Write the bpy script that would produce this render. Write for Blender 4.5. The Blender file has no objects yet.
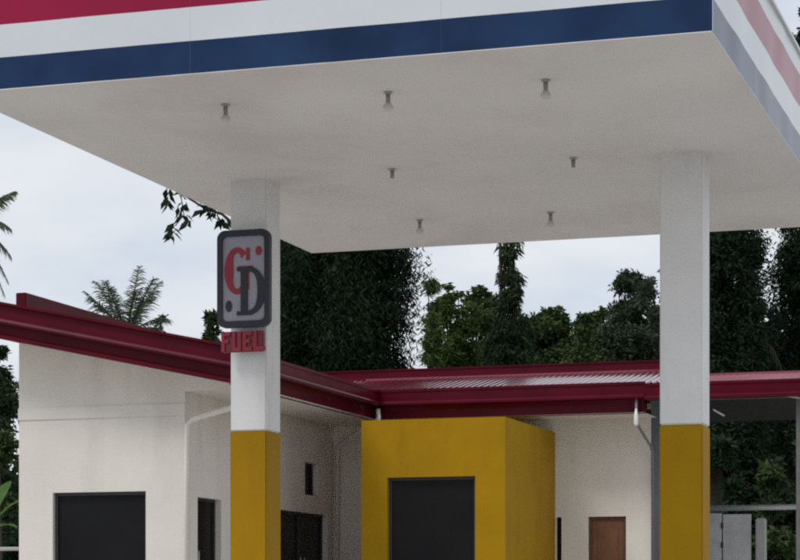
import bpy, bmesh, math, random
import numpy as np
from mathutils import Vector, Matrix

# ------------------------------------------------------------------ camera
SC = bpy.context.scene
COL = SC.collection
F_PX = 2161.0                       # focal length in photo pixels (800 wide)
TH = math.atan(697 / 2161)          # camera is turned this much left of the building's axis
HZ = 607.0                          # photo row of the horizon
EYE = 1.4
cam_d = bpy.data.cameras.new('camera')
cam = bpy.data.objects.new('camera', cam_d)
COL.objects.link(cam)
cam.location = (0, 0, EYE)
cam.rotation_euler = (math.pi / 2, 0, TH)
cam_d.sensor_width = 36
cam_d.lens = 36 * F_PX / 800
cam_d.shift_y = (HZ - 280) / 800
cam_d.clip_start = 0.1
cam_d.clip_end = 3000
SC.camera = cam

# ------------------------------------------------------------------ sky, sun, exposure
SUN_DIR = Vector((-1.0, -1.5, 2.1)).normalized()     # towards the veiled sun
SUN_EL = math.asin(SUN_DIR.z)
SUN_AZ = math.atan2(SUN_DIR.x, SUN_DIR.y)
world = bpy.data.worlds.new('World')
SC.world = world
world.use_nodes = True
wn = world.node_tree
wn.nodes.clear()
w_out = wn.nodes.new('ShaderNodeOutputWorld')
w_bg = wn.nodes.new('ShaderNodeBackground')
w_bg.inputs['Strength'].default_value = 0.1
w_sky = wn.nodes.new('ShaderNodeTexSky')
w_sky.sky_type = 'NISHITA'
w_sky.sun_disc = False
w_sky.sun_elevation = SUN_EL
w_sky.sun_rotation = SUN_AZ
w_tc = wn.nodes.new('ShaderNodeTexCoord')
w_map = wn.nodes.new('ShaderNodeMapping')
w_map.inputs['Scale'].default_value = (1, 1, 2.6)
w_noise = wn.nodes.new('ShaderNodeTexNoise')
w_noise.inputs['Scale'].default_value = 9.0
w_noise.inputs['Detail'].default_value = 6
w_noise.inputs['Roughness'].default_value = 0.55
w_ramp = wn.nodes.new('ShaderNodeValToRGB')         # cloud deck: bluish thin parts to white
w_ramp.color_ramp.elements[0].position = 0.33
w_ramp.color_ramp.elements[0].color = (0.74, 0.815, 0.91, 1)
w_ramp.color_ramp.elements[1].position = 0.62
w_ramp.color_ramp.elements[1].color = (0.93, 0.955, 0.99, 1)
w_sep = wn.nodes.new('ShaderNodeSeparateXYZ')
w_zen = wn.nodes.new('ShaderNodeMapRange')          # overcast deck is brighter overhead
w_zen.inputs['From Min'].default_value = 0.0
w_zen.inputs['From Max'].default_value = 1.0
w_zen.inputs['To Min'].default_value = 9.6
w_zen.inputs['To Max'].default_value = 9.6
w_mul = wn.nodes.new('ShaderNodeVectorMath')
w_mul.operation = 'SCALE'
w_mix = wn.nodes.new('ShaderNodeMix')
w_mix.data_type = 'RGBA'
w_mix.inputs['Factor'].default_value = 0.9
wn.links.new(w_tc.outputs['Generated'], w_map.inputs['Vector'])
wn.links.new(w_map.outputs['Vector'], w_noise.inputs['Vector'])
wn.links.new(w_noise.outputs['Fac'], w_ramp.inputs['Fac'])
wn.links.new(w_tc.outputs['Generated'], w_sep.inputs['Vector'])
wn.links.new(w_sep.outputs['Z'], w_zen.inputs['Value'])
wn.links.new(w_ramp.outputs['Color'], w_mul.inputs[0])
wn.links.new(w_zen.outputs['Result'], w_mul.inputs['Scale'])
wn.links.new(w_sky.outputs['Color'], w_mix.inputs['A'])
wn.links.new(w_mul.outputs['Vector'], w_mix.inputs['B'])
wn.links.new(w_mix.outputs['Result'], w_bg.inputs['Color'])
wn.links.new(w_bg.outputs['Background'], w_out.inputs['Surface'])

sun_d = bpy.data.lights.new('sun', 'SUN')
sun_d.energy = 1.5
sun_d.angle = math.radians(18)
sun_d.color = (1.0, 0.96, 0.90)
sun = bpy.data.objects.new('sun', sun_d)
COL.objects.link(sun)
sun.location = (-20, -20, 40)
sun.rotation_euler = SUN_DIR.to_track_quat('Z', 'Y').to_euler()

SC.view_settings.view_transform = 'Standard'
SC.view_settings.look = 'None'
SC.view_settings.gamma = 1
SC.view_settings.use_curve_mapping = False
SC.view_settings.exposure = -0.06
SC.cycles.pixel_filter_type = 'BLACKMAN_HARRIS'
SC.cycles.filter_width = 2.4
SC.cycles.use_denoising = False
SC.cycles.max_bounces = 12
SC.cycles.diffuse_bounces = 9

R = random.Random(7)
NR = np.random.default_rng(11)

# ------------------------------------------------------------------ helpers
def pix(px, py, t):
    """world point that the photo shows at (px, py), t metres in front of the camera"""
    a = (px - 400) / F_PX
    b = (HZ - py) / F_PX
    c, s = math.cos(TH), math.sin(TH)
    return Vector(((-s + c * a) * t, (c + s * a) * t, EYE + b * t))

def mat(name, rgb, rough=0.6, noise=0.06, scale=4.0, bump=0.0, bscale=30.0, spec=0.5, metal=0.0,
        stain=None, coat=0.0):
    m = bpy.data.materials.new(name)
    m.use_nodes = True
    nt = m.node_tree
    b = nt.nodes['Principled BSDF']
    b.inputs['Roughness'].default_value = rough
    b.inputs['Metallic'].default_value = metal
    b.inputs['Specular IOR Level'].default_value = spec
    b.inputs['Coat Weight'].default_value = coat
    b.inputs['Coat Roughness'].default_value = 0.08
    tc = nt.nodes.new('ShaderNodeTexCoord')
    nz = nt.nodes.new('ShaderNodeTexNoise')
    nz.inputs['Scale'].default_value = scale
    nz.inputs['Detail'].default_value = 5
    nt.links.new(tc.outputs['Object'], nz.inputs['Vector'])
    mr = nt.nodes.new('ShaderNodeMapRange')
    mr.inputs['From Min'].default_value = 0.3
    mr.inputs['From Max'].default_value = 0.7
    mr.inputs['To Min'].default_value = 1 - noise
    mr.inputs['To Max'].default_value = 1 + noise
    nt.links.new(nz.outputs['Fac'], mr.inputs['Value'])
    sc = nt.nodes.new('ShaderNodeVectorMath')
    sc.operation = 'SCALE'
    sc.inputs[0].default_value = rgb
    nt.links.new(mr.outputs['Result'], sc.inputs['Scale'])
    colour = sc.outputs['Vector']
    if stain:
        srgb, samt, sscale = stain
        mp = nt.nodes.new('ShaderNodeMapping')
        mp.inputs['Scale'].default_value = sscale
        n2 = nt.nodes.new('ShaderNodeTexNoise')
        n2.inputs['Scale'].default_value = 1.0
        n2.inputs['Detail'].default_value = 6
        n2.inputs['Roughness'].default_value = 0.65
        nt.links.new(tc.outputs['Object'], mp.inputs['Vector'])
        nt.links.new(mp.outputs['Vector'], n2.inputs['Vector'])
        m2 = nt.nodes.new('ShaderNodeMapRange')
        m2.inputs['From Min'].default_value = 0.5
        m2.inputs['From Max'].default_value = 0.78
        m2.inputs['To Max'].default_value = samt
        nt.links.new(n2.outputs['Fac'], m2.inputs['Value'])
        mx = nt.nodes.new('ShaderNodeMix')
        mx.data_type = 'RGBA'
        mx.inputs['B'].default_value = (*srgb, 1)
        nt.links.new(m2.outputs['Result'], mx.inputs['Factor'])
        nt.links.new(colour, mx.inputs['A'])
        colour = mx.outputs['Result']
    nt.links.new(colour, b.inputs['Base Color'])
    if bump:
        n3 = nt.nodes.new('ShaderNodeTexNoise')
        n3.inputs['Scale'].default_value = bscale
        n3.inputs['Detail'].default_value = 4
        nt.links.new(tc.outputs['Object'], n3.inputs['Vector'])
        bp = nt.nodes.new('ShaderNodeBump')
        bp.inputs['Strength'].default_value = bump
        bp.inputs['Distance'].default_value = 0.02
        nt.links.new(n3.outputs['Fac'], bp.inputs['Height'])
        nt.links.new(bp.outputs['Normal'], b.inputs['Normal'])
    return m

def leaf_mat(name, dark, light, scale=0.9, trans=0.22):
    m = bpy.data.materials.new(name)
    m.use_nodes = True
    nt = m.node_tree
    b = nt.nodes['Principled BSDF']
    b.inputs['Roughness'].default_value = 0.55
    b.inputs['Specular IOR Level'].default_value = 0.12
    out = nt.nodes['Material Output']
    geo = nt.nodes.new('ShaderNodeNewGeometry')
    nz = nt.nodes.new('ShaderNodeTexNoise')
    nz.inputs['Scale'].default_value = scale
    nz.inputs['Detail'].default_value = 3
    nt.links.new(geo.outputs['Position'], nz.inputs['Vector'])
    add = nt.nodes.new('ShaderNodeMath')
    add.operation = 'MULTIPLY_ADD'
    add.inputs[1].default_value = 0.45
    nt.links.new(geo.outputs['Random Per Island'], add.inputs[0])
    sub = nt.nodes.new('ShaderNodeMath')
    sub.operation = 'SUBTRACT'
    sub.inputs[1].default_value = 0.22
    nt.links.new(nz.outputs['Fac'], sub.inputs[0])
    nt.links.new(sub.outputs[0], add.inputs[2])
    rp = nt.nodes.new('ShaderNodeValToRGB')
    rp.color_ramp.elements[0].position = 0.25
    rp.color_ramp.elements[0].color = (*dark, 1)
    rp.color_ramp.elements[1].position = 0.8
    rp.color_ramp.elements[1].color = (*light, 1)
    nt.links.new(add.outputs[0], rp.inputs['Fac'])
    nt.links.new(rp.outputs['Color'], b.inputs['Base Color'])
    tr = nt.nodes.new('ShaderNodeBsdfTranslucent')
    nt.links.new(rp.outputs['Color'], tr.inputs['Color'])
    mx = nt.nodes.new('ShaderNodeMixShader')
    mx.inputs['Fac'].default_value = trans
    nt.links.new(b.outputs[0], mx.inputs[1])
    nt.links.new(tr.outputs[0], mx.inputs[2])
    nt.links.new(mx.outputs[0], out.inputs['Surface'])
    return m

def root(name, label, cat, loc, group=None):
    o = bpy.data.objects.new(name, None)
    COL.objects.link(o)
    o.location = loc
    o.empty_display_size = 0.3
    o['label'] = label
    o['category'] = cat
    if group:
        o['group'] = group
    return o

def origin_of(o):
    v = Vector((0, 0, 0))
    while o is not None:
        v += Vector(o.location)
        o = o.parent
    return v

class MB:
    """collects shapes given in world coordinates"""
    def __init__(s):
        s.v, s.f, s.mi = [], [], []
    def add(s, verts, faces, mi=0):
        n = len(s.v)
        s.v += [tuple(p) for p in verts]
        s.f += [tuple(i + n for i in f) for f in faces]
        s.mi += [mi] * len(faces)
        return s
    def box(s, x0, x1, y0, y1, z0, z1, mi=0):
        return s.add([(x0, y0, z0), (x1, y0, z0), (x1, y1, z0), (x0, y1, z0),
                      (x0, y0, z1), (x1, y0, z1), (x1, y1, z1), (x0, y1, z1)],
                     [(0, 3, 2, 1), (4, 5, 6, 7), (0, 1, 5, 4), (1, 2, 6, 5), (2, 3, 7, 6), (3, 0, 4, 7)], mi)
    def quad(s, *p, mi=0):
        return s.add(p, [tuple(range(len(p)))], mi)
    def prism_y(s, poly, y0, y1, mi=0):
        """poly is (x, z) counter-clockwise seen from -y"""
        n = len(poly)
        v = [(x, y0, z) for x, z in poly] + [(x, y1, z) for x, z in poly]
        f = [tuple(range(n)), tuple(range(2 * n - 1, n - 1, -1))]
        f += [(i, i + n, (i + 1) % n + n, (i + 1) % n) for i in range(n)]
        return s.add(v, f, mi)
    def tube(s, pts, rad, n=10, mi=0, cap=True):
        pts = [Vector(p) for p in pts]
        rs = rad if isinstance(rad, (list, tuple)) else [rad] * len(pts)
        v, f = [], []
        side = None
        for i, p in enumerate(pts):
            d = (pts[min(i + 1, len(pts) - 1)] - pts[max(i - 1, 0)]).normalized()
            if side is None:
                side = d.cross(Vector((0.31, 0.9, 0.2))).normalized()
            side = (side - d * side.dot(d)).normalized()
            up = d.cross(side)
            for k in range(n):
                a = 2 * math.pi * k / n
                v.append(p + (side * math.cos(a) + up * math.sin(a)) * rs[i])
        for i in range(len(pts) - 1):
            for k in range(n):
                f.append((i * n + k, i * n + (k + 1) % n, (i + 1) * n + (k + 1) % n, (i + 1) * n + k))
        if cap:
            f.append(tuple(range(n - 1, -1, -1)))
            f.append(tuple((len(pts) - 1) * n + k for k in range(n)))
        return s.add(v, f, mi)
    def lathe(s, base, prof, n=14, mi=0):
        base = Vector(base)
        v, f = [], []
        for r, z in prof:
            for k in range(n):
                a = 2 * math.pi * k / n
                v.append(base + Vector((r * math.cos(a), r * math.sin(a), z)))
        for i in range(len(prof) - 1):
            for k in range(n):
                f.append((i * n + k, i * n + (k + 1) % n, (i + 1) * n + (k + 1) % n, (i + 1) * n + k))
        f.append(tuple(range(n - 1, -1, -1)))
        f.append(tuple((len(prof) - 1) * n + k for k in range(n)))
        return s.add(v, f, mi)
    def build(s, name, mats, parent=None, smooth=False, bevel=0, label=None, origin=None):
        if not isinstance(mats, (list, tuple)):
            mats = [mats]
        po = origin_of(parent) if parent else Vector((0, 0, 0))
        off = Vector(origin) if origin is not None else po
        me = bpy.data.meshes.new(name)
        me.from_pydata([(x - off.x, y - off.y, z - off.z) for x, y, z in s.v], [], s.f)
        for m in mats:
            me.materials.append(m)
        for p, i in zip(me.polygons, s.mi):
            p.material_index = i
            p.use_smooth = smooth
        me.update()
        if bevel:
            bm = bmesh.new()
            bm.from_mesh(me)
            bmesh.ops.remove_doubles(bm, verts=bm.verts, dist=1e-5)
            ed = [e for e in bm.edges if len(e.link_faces) == 2 and e.calc_face_angle(0) > 0.5]
            bmesh.ops.bevel(bm, geom=ed, offset=bevel, segments=2, affect='EDGES', clamp_overlap=True)
            bm.to_mesh(me)
            bm.free()
        o = bpy.data.objects.new(name, me)
        COL.objects.link(o)
        if parent:
            o.parent = parent
        o.location = off - po
        if label:
            o['label'] = label
        return o

def tag(o, label=None, cat=None, group=None, kind=None):
    for k, v in (('label', label), ('category', cat), ('group', group), ('kind', kind)):
        if v:
            o[k] = v
    return o

def copy_tree(o, parent=None):
    c = o.copy()
    COL.objects.link(c)
    c.parent = parent
    for ch in list(o.children):
        copy_tree(ch, c)
    return c

# ------------------------------------------------------------------ materials
M = {}
M['concrete'] = mat('concrete', (0.50, 0.48, 0.455), 0.85, 0.12, 1.5, 0.3, 25, stain=((0.33, 0.31, 0.29), 0.5, (0.5, 0.5, 0.5)))
M['earth'] = mat('earth', (0.13, 0.13, 0.07), 0.95, 0.35, 0.6, 0.5, 6)
M['asphalt'] = mat('asphalt', (0.10, 0.10, 0.10), 0.9, 0.15, 3, 0.4, 60)
M['soffit'] = mat('soffit_paint', (0.715, 0.69, 0.68), 0.6, 0.05, 0.8, 0.05, 3,
                  stain=((0.56, 0.50, 0.49), 0.8, (0.45, 0.3, 0.35)))
M['white'] = mat('white_paint', (0.78, 0.79, 0.80), 0.35, 0.03, 2, 0.03, 8)
M['colwhite'] = mat('column_white_paint', (0.74, 0.735, 0.74), 0.55, 0.03, 2.5, 0.10, 14,
                    stain=((0.50, 0.485, 0.47), 0.45, (3, 3, 0.5)))
M['fwhite'] = mat('fascia_white', (0.66, 0.685, 0.72), 0.2, 0.04, 1.2, 0.03, 2.5, spec=0.3)
M['fblue'] = mat('fascia_blue', (0.013, 0.036, 0.096), 0.2, 0.3, 1.6, 0.03, 2.5, spec=0.12)
M['fred'] = mat('fascia_red', (0.30, 0.013, 0.052), 0.2, 0.12, 1.2, 0.03, 2.5, spec=0.12)
M['yellow'] = mat('yellow_paint', (0.36, 0.20, 0.003), 0.6, 0.06, 2, 0.10, 18, spec=0.12,
                  stain=((0.25, 0.13, 0.006), 0.5, (2.5, 2.5, 0.5)))
M['cream'] = mat('cream_plaster', (0.71, 0.675, 0.62), 0.8, 0.04, 1.2, 0.15, 22,
                 stain=((0.52, 0.47, 0.41), 0.5, (1.8, 1.8, 0.3)))
M['trim'] = mat('cream_trim', (0.70, 0.67, 0.62), 0.6, 0.04, 3)
M['maroon'] = mat('maroon_sheet', (0.088, 0.004, 0.013), 0.30, 0.2, 1.5, 0.04, 3, spec=0.10)
M['roofred'] = mat('maroon_roofing', (0.20, 0.010, 0.030), 0.16, 0.15, 1.2, 0.03, 4, coat=1.0)
M['pane'] = mat('dark_glass', (0.010, 0.010, 0.011), 0.32, 0.2, 1.0, 0.0, spec=0.12)
M['frame'] = mat('dark_aluminium', (0.030, 0.030, 0.033), 0.5, 0.1, 5)
M['steel'] = mat('steel', (0.45, 0.45, 0.45), 0.35, 0.1, 8, metal=0.8)
M['wood'] = mat('brown_door_wood', (0.165, 0.065, 0.026), 0.5, 0.2, 5, 0.1, 30, stain=((0.10, 0.035, 0.015), 0.6, (9, 9, 0.8)))
M['wood2'] = mat('brown_door_frame', (0.09, 0.038, 0.018), 0.6, 0.2, 5)
M['navy'] = mat('sign_navy', (0.012, 0.014, 0.026), 0.5, 0.15, 6)
M['signface'] = mat('sign_face', (0.30, 0.29, 0.345), 0.5, 0.05, 6)
M['signred'] = mat('sign_red', (0.27, 0.014, 0.030), 0.5, 0.12, 9)
M['signback'] = mat('sign_back_red', (0.17, 0.012, 0.028), 0.5, 0.12, 9)
M['ceramic'] = mat('lamp_socket', (0.36, 0.34, 0.33), 0.4, 0.1, 30)
M['bulb'] = mat('lamp_bulb', (0.60, 0.57, 0.55), 0.2, 0.05, 30)
M['galv'] = mat('galvanised_metal', (0.50, 0.51, 0.52), 0.5, 0.12, 4, metal=0.25)
M['greywall'] = mat('grey_cement', (0.42, 0.41, 0.41), 0.85, 0.1, 3, 0.25, 24, stain=((0.22, 0.22, 0.20), 0.6, (1, 1, 0.4)))
M['bark'] = mat('bark', (0.035, 0.030, 0.024), 0.9, 0.3, 8, 0.6, 18)
M['palmbark'] = mat('palm_bark', (0.16, 0.135, 0.105), 0.9, 0.25, 9, 0.6, 14)
M['endshade'] = mat('end_wall_shade_tone', (0.12, 0.13, 0.15), 0.7, 0.12, 2, 0.1, 20)  # shade on the end wall put into its colour as dark blue-grey
M['terrace'] = mat('pale_cement', (0.58, 0.555, 0.51), 0.8, 0.1, 1.5, 0.2, 25)
M['roofold'] = mat('faded_roofing', (0.26, 0.055, 0.085), 0.42, 0.2, 1.5, 0.05, 4)
M['darkgalv'] = mat('weathered_steel', (0.12, 0.12, 0.12), 0.6, 0.2, 5)
M['roofshade'] = mat('black_roof_shade', (0.022, 0.022, 0.024), 0.8, 0.2, 4)  # black stands in for the shade beneath the car port roof
M['pipegrey'] = mat('grey_pipe', (0.16, 0.165, 0.18), 0.5, 0.1, 4)
L = {}
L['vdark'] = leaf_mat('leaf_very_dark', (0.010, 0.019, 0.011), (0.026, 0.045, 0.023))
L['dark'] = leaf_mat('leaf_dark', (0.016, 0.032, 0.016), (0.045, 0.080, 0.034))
L['mid'] = leaf_mat('leaf_mid', (0.024, 0.046, 0.018), (0.075, 0.120, 0.038))
L['light'] = leaf_mat('leaf_light', (0.036, 0.070, 0.020), (0.115, 0.175, 0.045))
L['grey'] = leaf_mat('leaf_grey_green', (0.030, 0.048, 0.030), (0.075, 0.10, 0.062))
L['palm'] = leaf_mat('palm_leaf', (0.050, 0.070, 0.045), (0.12, 0.145, 0.085), 2.0, .35)
L['dry'] = leaf_mat('dry_leaf', (0.040, 0.042, 0.022), (0.12, 0.11, 0.070), 2.0)
L['banana'] = leaf_mat('banana_leaf', (0.045, 0.095, 0.030), (0.11, 0.20, 0.05), 2.0, 0.3)

# ------------------------------------------------------------------ ground
FC = 0.35      # forecourt level
TZ = 0.80      # building terrace level
g = MB()
ys = [-400, -60, -20, 4, 9, 11, 13, 40, 46, 55, 80, 150, 400]
zs = [-0.02, -0.02, -0.02, -0.02, 0.05, 0.18, 0.25, 0.25, 0.6, 0.9, 1.0, 1.0, 1.0]
xs = [-400, -120, -60, -35, -20, -8, 4, 18, 40, 120, 400]
gv = [(x, y, z) for y, z in zip(ys, zs) for x in xs]
gf = [(j * len(xs) + i, j * len(xs) + i + 1, (j + 1) * len(xs) + i + 1, (j + 1) * len(xs) + i)
      for j in range(len(ys) - 1) for i in range(len(xs) - 1)]
tag(g.add(gv, gf).build('ground', M['earth'], smooth=True), kind='structure')
tag(MB().box(-120, 120, -8, 6, -0.3, 0.01).build('road', M['asphalt']), kind='structure')
fc = MB()
fc.quad((-22, 6, 0.014), (10, 6, 0.014), (10, 13.5, FC), (-22, 13.5, FC))
fc.quad((-22, 13.5, FC), (10, 13.5, FC), (10, 26.0, FC), (-22, 26.0, FC))
tag(fc.build('forecourt', M['concrete']), kind='structure')
tag(MB().box(-22, 10, 26.0, 41, -0.2, TZ).build('terrace', M['terrace'], bevel=0.02), kind='structure')

# ------------------------------------------------------------------ canopy
CX0, CX1, CY0, CY1 = -9.07, -2.73, 16.05, 24.62
ZS = 5.70
canopy = root('station_canopy', 'white flat fuel station canopy with red, white and blue fascia on two columns', 'canopy',
              ((CX0 + CX1) / 2, 20.35, FC))
MB().box(CX0 + .004, CX1 - .004, CY0 + .004, CY1 - .004, ZS - .008, ZS - .001).build('soffit', M['soffit'], canopy, label='white painted ceiling sheet of the canopy')
MB().box(CX0 + .05, CX1 - .05, CY0 + .05, CY1 - .05, 6.55, 6.60).build('roof_deck', M['galv'], canopy)
bands = [(ZS, 5.963, 2), (5.963, 6.235, 0), (6.235, 6.545, 1), (6.545, 6.73, 0)]
fmats = [M['fwhite'], M['fred'], M['fblue']]
def fascia_panel(a, b, axis, side):
    """one sheet panel, slightly buckled like real flat sheet"""
    m = MB()
    g_ = 0.0006
    a, b = a + g_, b - g_
    ns = 14
    ph = R.uniform(0, 6)
    zl = sorted({q for z0, z1, _ in bands for q in (z0, (z0 + z1) / 2, z1)})
    def out(u, z):
        return (.004 * math.sin(u * 4.1 + ph + z * 3) + .002 * math.sin(u * 8 - z * 4 + ph)) * math.sin(math.pi * (u - a) / (b - a)) ** .5
    def P(u, z, back):
        w = (.035 if back else .006 - out(u, z))
        if axis == 'x':
            return (u, CY0 + w if side < 0 else CY1 - w, z)
        return (CX0 + w if side < 0 else CX1 - w, u, z)
    us = [a + (b - a) * i / ns for i in range(ns + 1)]
    nz = len(zl)
    v = [P(u, z, False) for u in us for z in zl]
    fs, mi = [], []
    for i in range(ns):
        for k in range(nz - 1):
            zc = (zl[k] + zl[k + 1]) / 2
            fs.append((i * nz + k, (i + 1) * nz + k, (i + 1) * nz + k + 1, i * nz + k + 1))
            mi.append([q for z0, z1, q in bands if z0 < zc < z1][0])
    m.add(v, fs)
    m.mi[-len(fs):] = mi
    nsm = len(fs)
    bk = [P(a, zl[0], True), P(b, zl[0], True), P(b, zl[-1], True), P(a, zl[-1], True)]
    m.quad(*bk[::-1])
    m.quad(*[v[i * nz] for i in range(ns, -1, -1)], bk[0], bk[1], mi=2)
    m.quad(*[v[i * nz + nz - 1] for i in range(ns + 1)], bk[2], bk[3])
    m.quad(*v[:nz], bk[3], bk[0])
    m.quad(*[v[ns * nz + k] for k in range(nz - 1, -1, -1)], bk[1], bk[2])
    o = m.build('fascia_panel', fmats, canopy)
    for p in o.data.polygons[:nsm]:
        p.use_smooth = True
nx, ny = 3, 4
for side in (-1, 1):
    for i in range(nx):
        fascia_panel(CX0 + (CX1 - CX0) * i / nx, CX0 + (CX1 - CX0) * (i + 1) / nx, 'x', side)
    for i in range(ny):
        a, b = CY0 + .036, CY1 - .036
        fascia_panel(a + (b - a) * i / ny, a + (b - a) * (i + 1) / ny, 'y', side)
# top capping
cp = MB()
cp.box(CX0 - .02, CX1 + .02, CY0 - .02, CY0 + .08, 6.732, 6.76)
cp.box(CX0 - .02, CX1 + .02, CY1 - .08, CY1 + .02, 6.732, 6.76)
cp.box(CX0 - .02, CX0 + .08, CY0 + .081, CY1 - .081, 6.732, 6.76)
cp.box(CX1 - .08, CX1 + .02, CY0 + .081, CY1 - .081, 6.732, 6.76)
cp.build('top_capping', M['fwhite'], canopy)
def column(x0, x1, y0, y1, zb, lab):
    c = MB().box(x0, x1, y0, y1, zb + .0005, ZS + .05).build('column', M['colwhite'], canopy, bevel=0.012, label=lab)
    MB().box(x0 - .004, x1 + .004, y0 - .004, y1 + .004, FC, zb).build('painted_base', M['yellow'], c, bevel=0.012,
                                                                       label='yellow painted lower part of the column')
    MB().box(x0 - .05, x1 + .05, y0 - .05, y1 + .05, FC, FC + .12).build('plinth', M['concrete'], c)
column(-8.31, -7.925, 20.20, 20.60, 3.17, 'white square column carrying the round-cornered sign')
column(-3.935, -3.53, 20.20, 20.60, 3.12, 'white square column without any sign')

# lamps under the canopy
def make_lamp(kind):
    o = root('ceiling_lamp', '', 'lamp', (0, 0, 0), '')
    z = 0
    MB().lathe((0, 0, 0), [(.038, 0), (.038, -.012), (.022, -.02)]).build('base_plate', M['ceramic'], o)
    MB().lathe((0, 0, 0), [(.021, -.019), (.019, -.085), (.024, -.09)]).build('socket', M['ceramic'], o, smooth=True)
    if kind == 'bulb':
        MB().lathe((0, 0, 0), [(.020, -.088), (.026, -.10), (.040, -.112), (.044, -.13), (.035, -.15), (.012, -.158)]).build('bulb', M['bulb'], o, smooth=True)
    return o
lamp_b, lamp_s = make_lamp('bulb'), make_lamp('socket')
lamps = [(lamp_b, (-7.08, 17.1), 'bulb lamp on canopy ceiling in the row behind the front fascia', 'lamps in the front row of the canopy ceiling'),
         (lamp_b, (-5.62, 17.1), None, None), (lamp_b, (-4.27, 17.1), None, None),
         (lamp_s, (-6.57, 20.12), 'empty lamp socket on canopy ceiling between the two columns', 'empty sockets in the middle row of the canopy ceiling'),
         (lamp_s, (-4.76, 20.15), None, None),
         (lamp_b, (-7.14, 22.85), 'bulb lamp on canopy ceiling behind the columns near the rear edge', 'lamps in the rear row of the canopy ceiling'),
         (lamp_b, (-5.65, 22.85), None, None)]
used = set()
last = None
for src, (x, y), lab, grp in lamps:
    if lab:
        last = (lab, grp)
    o = src if id(src) not in used else copy_tree(src)
    used.add(id(src))
    o.location = (x, y, ZS - .008)
    o['label'], o['group'] = last

# ------------------------------------------------------------------ sign on the left column
sx0, sx1, sz0, sz1 = -8.335, -7.775, 4.185, 5.155
SY = 20.0
sign = root('column_sign', 'grey sign with dark rounded frame, red G and dark D, fixed to a column', 'sign', ((sx0 + sx1) / 2, SY + .1, sz0))
def rrect(x0, x1, z0, z1, r, n=6):
    p = []
    for cx, cz, a0 in ((x1 - r, z0 + r, -90), (x1 - r, z1 - r, 0), (x0 + r, z1 - r, 90), (x0 + r, z0 + r, 180)):
        for k in range(n + 1):
            a = math.radians(a0 + 90 * k / n)
            p.append((cx + r * math.cos(a), cz + r * math.sin(a)))
    return p
def ring_y(m, outer, inner, y0, y1):
    n = len(outer)
    v = [(x, y0, z) for x, z in outer] + [(x, y0, z) for x, z in inner] + [(x, y1, z) for x, z in outer] + [(x, y1, z) for x, z in inner]
    f = []
    for i in range(n):
        j = (i + 1) % n
        f += [(i, j, n + j, n + i), (2 * n + j, 2 * n + i, 3 * n + i, 3 * n + j),
              (j, i, 2 * n + i, 2 * n + j), (n + i, n + j, 3 * n + j, 3 * n + i)]
    m.add(v, f)
fw = 0.055
m = MB()
ring_y(m, rrect(sx0, sx1, sz0, sz1, .085), rrect(sx0 + fw, sx1 - fw, sz0 + fw * 1.15, sz1 - fw * 1.15, .05), SY - .02, SY + .05)
m.build('frame', M['navy'], sign)
MB().prism_y(rrect(sx0 + fw - .01, sx1 - fw + .01, sz0 + fw, sz1 - fw, .045), SY, SY + .04).build('face', M['signface'], sign)
for z in (4.4, 4.9):
    MB().box(-8.25, -7.98, SY + .05, 20.2, z, z + .06).build('bracket', M['steel'], sign)

def arc_band(m, cx, cz, rx, rz, wd, a0, a1, y0, y1, n=22, taper=0.45):
    """letter bowl: heavy at the sides, thinner at top and bottom"""
    po, pi_ = [], []
    for k in range(n + 1):
        a = math.radians(a0 + (a1 - a0) * k / n)
        w_ = wd * (1 - taper * abs(math.sin(a)) ** 2)
        po.append((cx + rx * math.cos(a), cz + rz * math.sin(a)))
        pi_.append((cx + (rx - w_) * math.cos(a), cz + (rz - w_) * math.sin(a)))
    for k in range(n):
        q = [po[k], po[k + 1], pi_[k + 1], pi_[k]]
        m.prism_y(q[::-1] if a1 < a0 else q, y0, y1)
# red G
gx0, gx1, gz0, gz1 = -8.262, -7.985, 4.515, 4.985
gcx, gcz, grx, grz = (gx0 + gx1) / 2, (gz0 + gz1) / 2, (gx1 - gx0) / 2, (gz1 - gz0) / 2
m = MB()
arc_band(m, gcx, gcz, grx, grz, .10, 48, 318, SY - .006, SY + .002)
m.box(gx1 - .075, gx1 - .01, SY - .0061, SY + .002, gz0 + .045, gcz + .005)
m.box(gx1 - .125, gx1 + .03, SY - .0065, SY + .002, gcz + .0052, gcz + .045)
m.box(gx1 - .045, gx1 - .005, SY - .0062, SY + .002, gcz + .10, gz1 - .012)
m.build('letter', M['signred'], sign, label='red capital letter G with serifs')
# dark D, set lower and to the right, overlapping the G
dx0, dx1, dz0, dz1 = -8.125, -7.822, 4.305, 4.785
m = MB()
m.box(dx0 + .04, dx0 + .115, SY - .012, SY + .002, dz0 + .0402, dz1 - .0402)
m.box(dx0, dx0 + .16, SY - .0125, SY + .002, dz0, dz0 + .040)
m.box(dx0, dx0 + .16, SY - .0125, SY + .002, dz1 - .040, dz1)
arc_band(m, dx0 + .13, (dz0 + dz1) / 2, dx1 - dx0 - .13, (dz1 - dz0) / 2 - .001, .085, -90, 90, SY - .0122, SY + .002)
m.build('letter', M['navy'], sign, label='dark capital letter D with serifs')
def dot(cx, cz, rx, rz, mt):
    MB().prism_y([(cx + rx * math.cos(math.radians(a)), cz + rz * math.sin(math.radians(a))) for a in range(0, 360, 24)], SY - .006, SY + .002).build('dot', mt, sign)
dot(-7.895, 4.94, .034, .045, M['signred'])
dot(-8.215, 4.40, .036, .058, M['navy'])
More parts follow.
